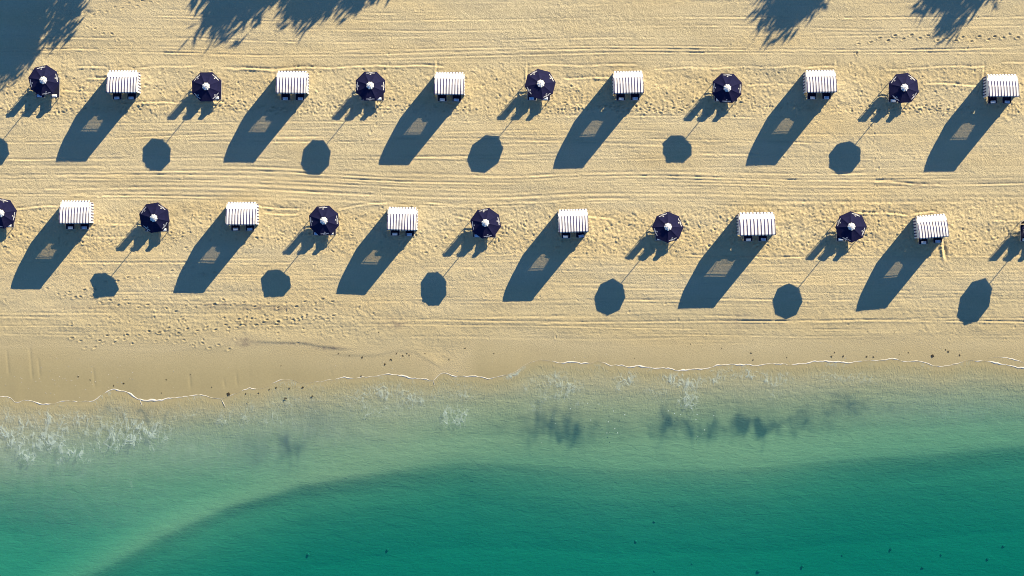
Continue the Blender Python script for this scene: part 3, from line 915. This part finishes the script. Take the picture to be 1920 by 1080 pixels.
seatf_me = bm_mesh('seat_frame', bm, M['frame'])
bm = bmesh.new()
rbox(bm, 0, 0, 0, 0.56, 0.055, 0.018, 0.003, 1)
slat_me = bm_mesh('slat', bm, M['frame'])
bm = bmesh.new(); rbox(bm, 0, 0, 0.14, 0.04, 0.04, 0.42, 0.005, 1)
leg_me = bm_mesh('leg', bm, M['frame'])
bm = bmesh.new(); rbox(bm, 0, 0, 0.575, 0.036, 0.04, 1.29, 0.005, 1)
post_me = bm_mesh('rear_post', bm, M['frame'])
for v in post_me.vertices: v.co.y += max(0, v.co.z - 0.40) * 0.10
bm = bmesh.new(); rbox(bm, 0, 0, 0, 0.60, 0.035, 0.04, 0.005, 1)
rail_me = bm_mesh('back_rail', bm, M['frame'])
def chair(loc, rz, label, group):
    root = empty('lounge_chair', loc, rz)
    tag(root, label, 'chair', group)
    sf = obj('seat_frame', seatf_me, root)
    for k in range(7): obj('slat', slat_me, sf, (0, -0.60 + 0.17 * k, 0.372))
    for sx in (-1, 1):
        obj('leg', leg_me, root, (sx * 0.27, -0.62, -0.02))
        obj('rear_post', post_me, root, (sx * 0.288, 0.62, 0))
    obj('back_rail', rail_me, root, (0, 0.70, 1.19))
    obj('back_rail', rail_me, root, (0, 0.645, 0.62))
    obj('seat_cushion', seatc_me, root)
    obj('back_cushion', backc_me, root)
    return root
def towel_mesh(mat, w0, n):
    bm = bmesh.new()
    for k in range(n):
        rbox(bm, 0.006 * (-1) ** k, 0.004 * k, 0.022 + 0.042 * k, w0 - 0.01 * k, 0.17 - 0.008 * k, 0.042, 0.019, 3)
    me = bm_mesh('folded_towel', bm, mat, True)
    return me
TW = {'white': towel_mesh(M['towel_white'], 0.33, 4), 'light blue': towel_mesh(M['towel_blue'], 0.33, 3)}
def towel(loc, rz, colr, label, dx):
    c, s_ = math.cos(rz), math.sin(rz)
    lx, ly = dx, -0.585
    o = obj('folded_towel', TW[colr], None, (loc[0] + lx * c - ly * s_, loc[1] + lx * s_ + ly * c, loc[2] + 0.487))
    o.rotation_euler = (0, 0, rz + random.uniform(-0.12, 0.12))
    tag(o, label, 'towel', 'folded towels on the lounge chairs')
# photograph x of the left and right chair, y of their feet, turn, towel colours and sides
CH = [(75, 103.5, 183, 0, 'light blue', 'white'), (379, 407, 187, 0, 'white', 'white'), (686, 711.5, 188.5, 0, 'white', 'white'), (997.5, 1023.5, 188, 0, 'light blue', 'white'), (1348, 1374, 190, 0, 'white', 'white'), (1675, 1699, 192, 0, 'white', 'white'),
      (-9, 18, 426, 0, 'white', 'white'), (281, 308.5, 434, 0, 'white', 'white'), (595, 621.5, 441, 0, 'light blue', 'white'), (895, 921.5, 445, 1, 'light blue', 'white'), (1237.5, 1262, 451, -2, 'white', 'white'), (1577, 1600, 452, 0, 'white', 'white'), (1922, 1948, 453, 0, 'white', 'white')]
for i, (xl, xr, yf, rz, ca, cb) in enumerate(CH):
    for sd_, xx, cc, dx in (('left', xl, ca, -0.03), ('right', xr, cb, -0.04)):
        g = P(xx, yf, gz(xx, yf) + 0.42)
        loc = (g.x, g.y + 0.70, gzw(g.x, g.y + 0.4))
        o_ = ORD[i if i < 6 else i - 6]; row = 'upper' if i < 6 else 'lower'
        chair(loc, R(rz + random.uniform(-1.5, 1.5)), f'{sd_} navy lounge chair under the {o_} umbrella from left, {row} row', 'lounge chairs under the umbrellas')
        towel(loc, R(rz), cc, f'folded {cc} towel on {sd_} chair, {o_} umbrella from left, {row} row', dx)

# ------------------------------------------------------------------ cabanas
HW = 1.0
PROF = [(-0.74, 2.12), (-0.54, 2.10), (-0.33, 2.05), (-0.13, 1.98), (0.02, 1.895), (0.17, 1.785), (0.30, 1.66), (0.42, 1.565), (0.54, 1.46), (0.66, 1.35)]
def hood_rows(idx, wfun, n=22, sag=0.012, seed=0):
    r_ = random.Random(seed)
    ph = [(r_.uniform(0, 6.28), r_.uniform(1.5, 5.5), r_.uniform(0.004, 0.013)) for _ in range(4)]
    sg = sag * r_.uniform(0.6, 2.6)
    rows = []
    for q, k in enumerate(idx):
        yv_, zv_ = PROF[k]
        mid = math.sin(math.pi * q / (len(idx) - 1))
        hw = wfun(k)
        row = []
        for j in range(n + 1):
            u = j / n
            wr = sum(am * math.sin(p0 + fr * math.pi * u + 0.7 * q) for p0, fr, am in ph)
            row.append((-hw + 2 * hw * u, yv_ + 0.35 * wr * (1 - mid) * (1 if k in (0, 9) else 0), zv_ - sg * mid + wr * mid))
        rows.append(row)
    return rows
fullw = lambda k: HW
rearw = lambda k: HW - {6: 0, 7: 0.01, 8: 0.03, 9: 0.07}[k]
HOODS = [(sheet('hood_front', hood_rows([0, 1, 2, 3], fullw, seed=q), M['stripe'], 0.01),
          sheet('hood_upper', hood_rows([3, 4, 5, 6], fullw, seed=q + 20), M['stripe'], 0.01),
          sheet('hood_rear', hood_rows([6, 7, 8, 9], rearw, seed=q + 40), M['mesh'], 0)) for q in range(6)]
# scalloped front valance and rear valance
def valance(y0, z0, y1, z1, hw, scal, mat, name, n=60):
    rows = [[], []]
    for j in range(n + 1):
        x = -hw + 2 * hw * j / n
        s_ = scal * abs(math.sin(math.pi * ((x / PITCH + 0.0) % 1.0)))
        rows[0].append((x, y0, z0))
        rows[1].append((x * 1.004, y1 + (-s_ if y1 < 0 else s_), z1 - 0.5 * s_))
    return sheet(name, rows, mat, 0.008)
fval_me = valance(-0.745, 2.122, -0.79, 2.02, HW, 0.03, M['stripe'], 'front_valance')
rval_me = valance(0.662, 1.35, 0.745, 1.12, HW - 0.07, 0.03, M['stripe'], 'rear_valance')
# sides: white above, striped skirt below
rows = [[], []]
for (yy, zz) in PROF:
    rows[0].append((0, yy, zz - 0.006)); rows[1].append((0.01, yy, 1.12))
side_me = sheet('side_panel', rows, M['white_canvas'], 0.008)
rows = [[], [], []]
for j in range(25):
    yy = -0.74 + 1.40 * j / 24
    rows[0].append((0.012, yy, 1.14)); rows[1].append((0.02 + 0.012 * math.sin(j * 1.3), yy, 0.6)); rows[2].append((0.025 + 0.015 * math.sin(j * 1.3), yy, -0.06))
skirt_me = sheet('side_skirt', rows, M['stripe_side'], 0.008)
bm = bmesh.new(); bar(bm, (0, 0, -0.3), (0, 0, 2.06), 0.022, 0.022, 8); fpost_me = bm_mesh('front_post', bm, M['wood'])
bm = bmesh.new(); bar(bm, (0, 0, -0.3), (0, 0, 1.31), 0.022, 0.022, 8); rpost_me = bm_mesh('rear_post', bm, M['wood'])
bm = bmesh.new()
for a, b in zip(PROF[:-1], PROF[1:]): bar(bm, (0, a[0], a[1] - 0.035), (0, b[0], b[1] - 0.035), 0.014, 0.014, 6)
crib_me = bm_mesh('hood_rib', bm, M['wood'])
bm = bmesh.new(); bar(bm, (-0.97, 0, 0), (0.97, 0, 0), 0.016, 0.016, 6); rail2_me = bm_mesh('cross_rail', bm, M['wood'])
# lip centre in the photograph, turn, width factor, chair offsets
CB = [(227.3, 172.7, 0.0, 1.0), (545.8, 173.9, -0.6, 1.02), (841.7, 176.1, -1.0, 0.99), (1179.4, 173.8, 1.5, 0.99), (1541.4, 172.0, 1.0, 1.0), (1883.0, 180.0, 0.3, 1.02),
      (138.5, 418.0, 0.0, 1.0), (451.0, 420.7, 0.0, 1.0), (753.0, 430.5, -1.5, 0.98), (1076.0, 434.3, 2.0, 0.99), (1421.0, 440.2, 1.0, 1.2), (1752.0, 444.7, 4.8, 1.0)]
CT = [('light blue', 'light blue'), ('light blue', 'light blue'), ('white', 'light blue'), ('white', 'light blue'), ('white', 'light blue'), ('white', 'light blue'),
      ('white', 'light blue'), ('white', 'light blue'), ('white', 'light blue'), ('white', 'light blue'), ('white', 'light blue'), ('white', 'light blue')]
CZ = [1.0, 1.0, 1.02, 1.09, 1.05, 1.08, 0.97, 1.01, 0.95, 1.02, 1.08, 1.06]
def cabana(i, lx, ly, rz, wf):
    zs = CZ[i]
    front_me, upper_me, rear_me = HOODS[(i * 5 + i // 6) % 6]
    a = R(rz)
    g0 = gz(lx, ly)
    lip = P(lx, ly, g0 + 2.12 * zs)
    cx = lip.x - math.sin(a) * 0.76; cy = lip.y + math.cos(a) * 0.76
    g = gzw(cx, cy)
    root = empty('striped_cabana', (cx, cy, g), a)
    root.scale = (1, 1, zs)
    o_ = ORD[i % 6]; row = 'upper' if i < 6 else 'lower'
    extra = 'widest ' if i == 10 else ''
    tag(root, f'{extra}white and navy striped beach cabana, {o_} from left in the {row} row', 'cabana', 'striped cabanas on the sand')
    for nm, me_ in (('hood_front', front_me), ('hood_upper', upper_me), ('hood_rear', rear_me), ('front_valance', fval_me), ('rear_valance', rval_me)):
        p = obj(nm, me_, root); p.scale = (wf, 1, 1)
    for s_ in (-1, 1):
        p = obj('side_panel', side_me, root, (s_ * HW * wf, 0, 0)); p.scale = (s_, 1, 1)
        k = obj('side_skirt', skirt_me, root, (s_ * HW * wf, 0, 0)); k.scale = (s_, 1, 1)
        obj('front_post', fpost_me, root, (s_ * (HW * wf - 0.05), -0.66, 0))
        obj('rear_post', rpost_me, root, (s_ * (HW * wf - 0.09), 0.61, 0))
    for x in (-0.95, 0, 0.95): obj('hood_rib', crib_me, root, (x * wf, 0, 0))
    for (yy, zz) in ((-0.72, 2.085), (-0.13, 1.93), (0.30, 1.61), (0.64, 1.30)):
        p = obj('cross_rail', rail2_me, root, (0, yy, zz)); p.scale = (wf, 1, 1)
    for sd_, ox_, cc in (('left', -0.49, CT[i][0]), ('right', 0.48, CT[i][1])):
        lx_, ly_ = ox_, -0.46
        loc = (cx + lx_ * math.cos(a) - ly_ * math.sin(a), cy + lx_ * math.sin(a) + ly_ * math.cos(a), g)
        chair(loc, a * 0.6 + R(random.uniform(-1, 1)), f'{sd_} navy lounge chair in the {o_} cabana from left, {row} row', 'lounge chairs inside the cabanas')
        towel(loc, a * 0.6, cc, f'folded {cc} towel on {sd_} chair, {o_} cabana from left, {row} row', random.uniform(-0.04, 0.04))
for i, c in enumerate(CB): cabana(i, *c)

# ------------------------------------------------------------------ trees behind the beach (their shadows reach the sand)
def tree(sx, sy, zc, rad, rz_, nleaf, label, seed, gaps=0.0):
    r = np.random.default_rng(seed)
    rr = random.Random(seed)
    k = 2.67
    X = (sx - 960) * S + zc * k * 0.63; Y = (540 - sy) * S + zc * k * 0.777
    g = gzw(X, Y)
    root = empty('shade_tree', (X, Y, g))
    tag(root, label, 'tree', 'trees behind the beach')
    bm = bmesh.new()
    bar(bm, (0, 0, -0.4), (0.15, 0.1, zc * 0.45), 0.28, 0.2, 10)
    bar(bm, (0.15, 0.1, zc * 0.43), (0.05, -0.05, zc * 0.95), 0.2, 0.09, 10)
    ends = []
    for q in range(26):
        a = rr.uniform(0, 2 * math.pi); f = rr.random() ** 0.5 * 0.85
        u = rr.uniform(-0.8, 0.9)
        h = math.sqrt(max(0.05, 1 - u * u))
        e = Vector((math.cos(a) * rad * f * h, math.sin(a) * rad * f * h, zc + rz_ * u * 0.85))
        z0 = zc * rr.uniform(0.42, 0.9)
        bar(bm, (0.1, 0.05, z0), e, 0.07, 0.02, 5)
        ends.append(e)
    obj('trunk', bm_mesh('tree_trunk', bm, M['bark']), root)
    # leaf sprays round the limb ends and through the crown
    npz = 90
    cen = []
    for q in range(npz):
        v = r.standard_normal(3); v /= np.linalg.norm(v)
        s_ = r.random() ** 0.4
        cen.append((v[0] * rad * s_ * 0.86, v[1] * rad * s_ * 0.86, zc + v[2] * rz_ * s_ * 0.86))
    cen = np.array([list(e) for e in ends] + cen)
    if gaps: cen = cen[r.random(len(cen)) > gaps]
    ci = r.integers(0, len(cen), nleaf)
    sp = 0.22 + 0.22 * r.random(len(cen))
    c = cen[ci] + r.standard_normal((nleaf, 3)) * sp[ci][:, None] * np.array([1, 1, 1.15])
    d = np.stack([r.standard_normal(nleaf) * 0.45, r.standard_normal(nleaf) * 0.45, -0.6 + 0.8 * r.standard_normal(nleaf)], 1)
    d /= np.linalg.norm(d, axis=1)[:, None]
    s2 = np.cross(d, r.standard_normal((nleaf, 3))); s2 /= np.linalg.norm(s2, axis=1)[:, None]
    L = (0.40 + 0.45 * r.random(nleaf))[:, None]; W = (0.06 + 0.07 * r.random(nleaf))[:, None]
    vv = np.stack([c - d * L * 0.5, c + s2 * W, c + d * L * 0.5, c - s2 * W], 1).reshape(-1, 3)
    obj('crown', mesh_np('tree_crown', vv, np.arange(4 * nleaf).reshape(-1, 4), M['leaf']), root)
tree(62, -58, 6.6, 5.2, 2.9, 13000, 'dense leafy tree beyond the frame, casting the large upper left shadow', 1)
tree(505, -112, 6.4, 3.3, 2.3, 7500, 'leafy tree beyond the frame, casting the second shadow from the left', 2, 0.1)
tree(668, -128, 6.6, 3.8, 2.4, 9000, 'leafy tree beyond the frame, casting the third shadow from the left', 3, 0.1)
tree(1555, -98, 6.8, 2.2, 2.6, 3600, 'slender tree beyond the frame, casting the narrow ragged shadow right of centre', 4, 0.1)
tree(1868, -136, 6.6, 4.0, 2.4, 9000, 'leafy tree beyond the frame, casting the shadow nearest the upper right corner', 5, 0.1)

# ------------------------------------------------------------------ seaweed, stones, shells
def weed_mesh(seed, n=7):
    r_ = random.Random(seed)
    bm = bmesh.new()
    for k in range(n):
        a = r_.uniform(0, 6.28); d = r_.uniform(0.0, 0.06)
        bm2 = rbox(bm, d * math.cos(a), d * math.sin(a), 0.015, r_.uniform(0.08, 0.16), r_.uniform(0.015, 0.03), 0.025, 0.008, 1, rot=(0, r_.uniform(-0.2, 0.2), r_.uniform(0, 3.14)))
    return bm_mesh('seaweed_scrap', bm, M['weed'])
WM = [weed_mesh(k) for k in range(5)]
WD = [(147, 706, 1), (232, 719, 1.1), (213, 723, .8), (312, 712, .8), (357, 702, .6), (303, 737, .7), (428, 739, 2.2), (485, 737, 1), (518, 727, 1.1), (543, 728, 1.2), (568, 726, 1.3), (535, 747, 1.7), (586, 743, 1.2), (465, 754, .9), (505, 730, .9), (461, 738, .9), (397, 726, .6), (527, 686, .7), (634, 663, 1), (169, 712, .8),
      (655, 667, .9), (679, 670, 1.2), (722, 683, 1.3), (733, 674, 1.4), (743, 663, 1), (755, 667, 1), (767, 666, 1), (763, 663, .9), (797, 663, .8), (842, 674, .9), (677, 705, 1.1), (710, 623, 1), (872, 653, .9), (926, 663, .7),
      (1408, 662, 1), (1412, 675, .9), (1475, 670, .8), (1565, 661, .9), (1559, 668, 1.2), (1581, 668, 1.2), (1625, 669, 1.1), (1638, 669, 1.1), (1686, 665, .7), (1703, 661, .8), (1749, 667, 2), (1778, 659, 1.3), (1773, 656, .9), (1799, 666, 1.3), (1677, 623, 1), (1295, 645, .7), (1190, 672, .6), (1353, 653, .7)]
def nth(k):
    return f"{k}{'th' if 10 <= k % 100 <= 20 else {1: 'st', 2: 'nd', 3: 'rd'}.get(k % 10, 'th')}"
for k, (x, yy, s_) in enumerate(sorted(WD)):
    p = P(x, yy)
    o = obj('seaweed_scrap', WM[k % 5], None, (p.x, p.y, max(p.z, 0.0) + 0.002))
    o.scale = (s_ * 0.72, s_ * 0.72, s_ * 0.4)
    o.rotation_euler = (0, 0, random.uniform(0, 6.28))
    tag(o, f'{"large" if s_ > 1.5 else "small"} dark seaweed scrap near the water edge, {nth(k + 1)} from the left', 'seaweed', 'seaweed scraps along the water edge')
def stone_mesh(seed):
    r_ = random.Random(seed)
    bm = bmesh.new()
    bmesh.ops.create_icosphere(bm, subdivisions=2, radius=0.16)
    for v in bm.verts:
        v.co *= r_.uniform(0.75, 1.2); v.co.z *= 0.3; v.co.x *= 1.25
    return bm_mesh('seabed_stone', bm, M['stone'], True)
SMs = [stone_mesh(k) for k in range(3)]
for k, (x, yy, s_) in enumerate(sorted([(1192, 1015, 1), (1227, 978, .8), (1671, 1029, 1), (1852, 1048, 1.1), (1882, 1024, 1), (1422, 1071, 1.3), (1505, 1062, .9), (1297, 1057, .7), (1227, 1071, .7), (1582, 1038, .6), (1730, 1064, .9), (1765, 1040, .6), (578, 1040, .9), (727, 1031, 1), (660, 916, .5)])):
    p = P(x, yy)
    o = obj('seabed_stone', SMs[k % 3], None, (p.x, p.y, p.z + 0.02))
    o.scale = (s_ * 0.55, s_ * 0.55, s_ * 0.35); o.rotation_euler = (0, 0, random.uniform(0, 6.28))
    tag(o, f'small dark stone on the seabed in deep green water, {nth(k + 1)} from the left', 'stone', 'dark stones on the seabed')
# bits of shell on the wet sand
sv, sf = [], []
for k in range(130):
    if k < 70: x = random.triangular(0, 260, 110); yy = random.triangular(650, 745, 715)
    else: x = random.uniform(0, 1920); yy = ip(SW, x) - random.uniform(4, 60)
    if yy > ip(SW, x) - 3: continue
    p = P(x, yy); s_ = random.uniform(0.012, 0.032); a = random.uniform(0, 6.28)
    b0 = len(sv)
    for (u, v_, h) in ((1, 0, 0), (0, 0.7, 0), (-1, 0, 0), (0, -0.7, 0), (0, 0, 0.5)):
        sv.append((p.x + s_ * (u * math.cos(a) - v_ * math.sin(a)), p.y + s_ * (u * math.sin(a) + v_ * math.cos(a)), p.z + 0.004 + s_ * h))
    sf += [(b0, b0 + 1, b0 + 4), (b0 + 1, b0 + 2, b0 + 4), (b0 + 2, b0 + 3, b0 + 4), (b0 + 3, b0, b0 + 4)]
tag(obj('shell_fragments', mesh_np('shell_fragments', np.array(sv), np.array(sf), M['shell'])), 'tiny white shell fragments strewn over the wet sand', 'shells', kind='stuff')
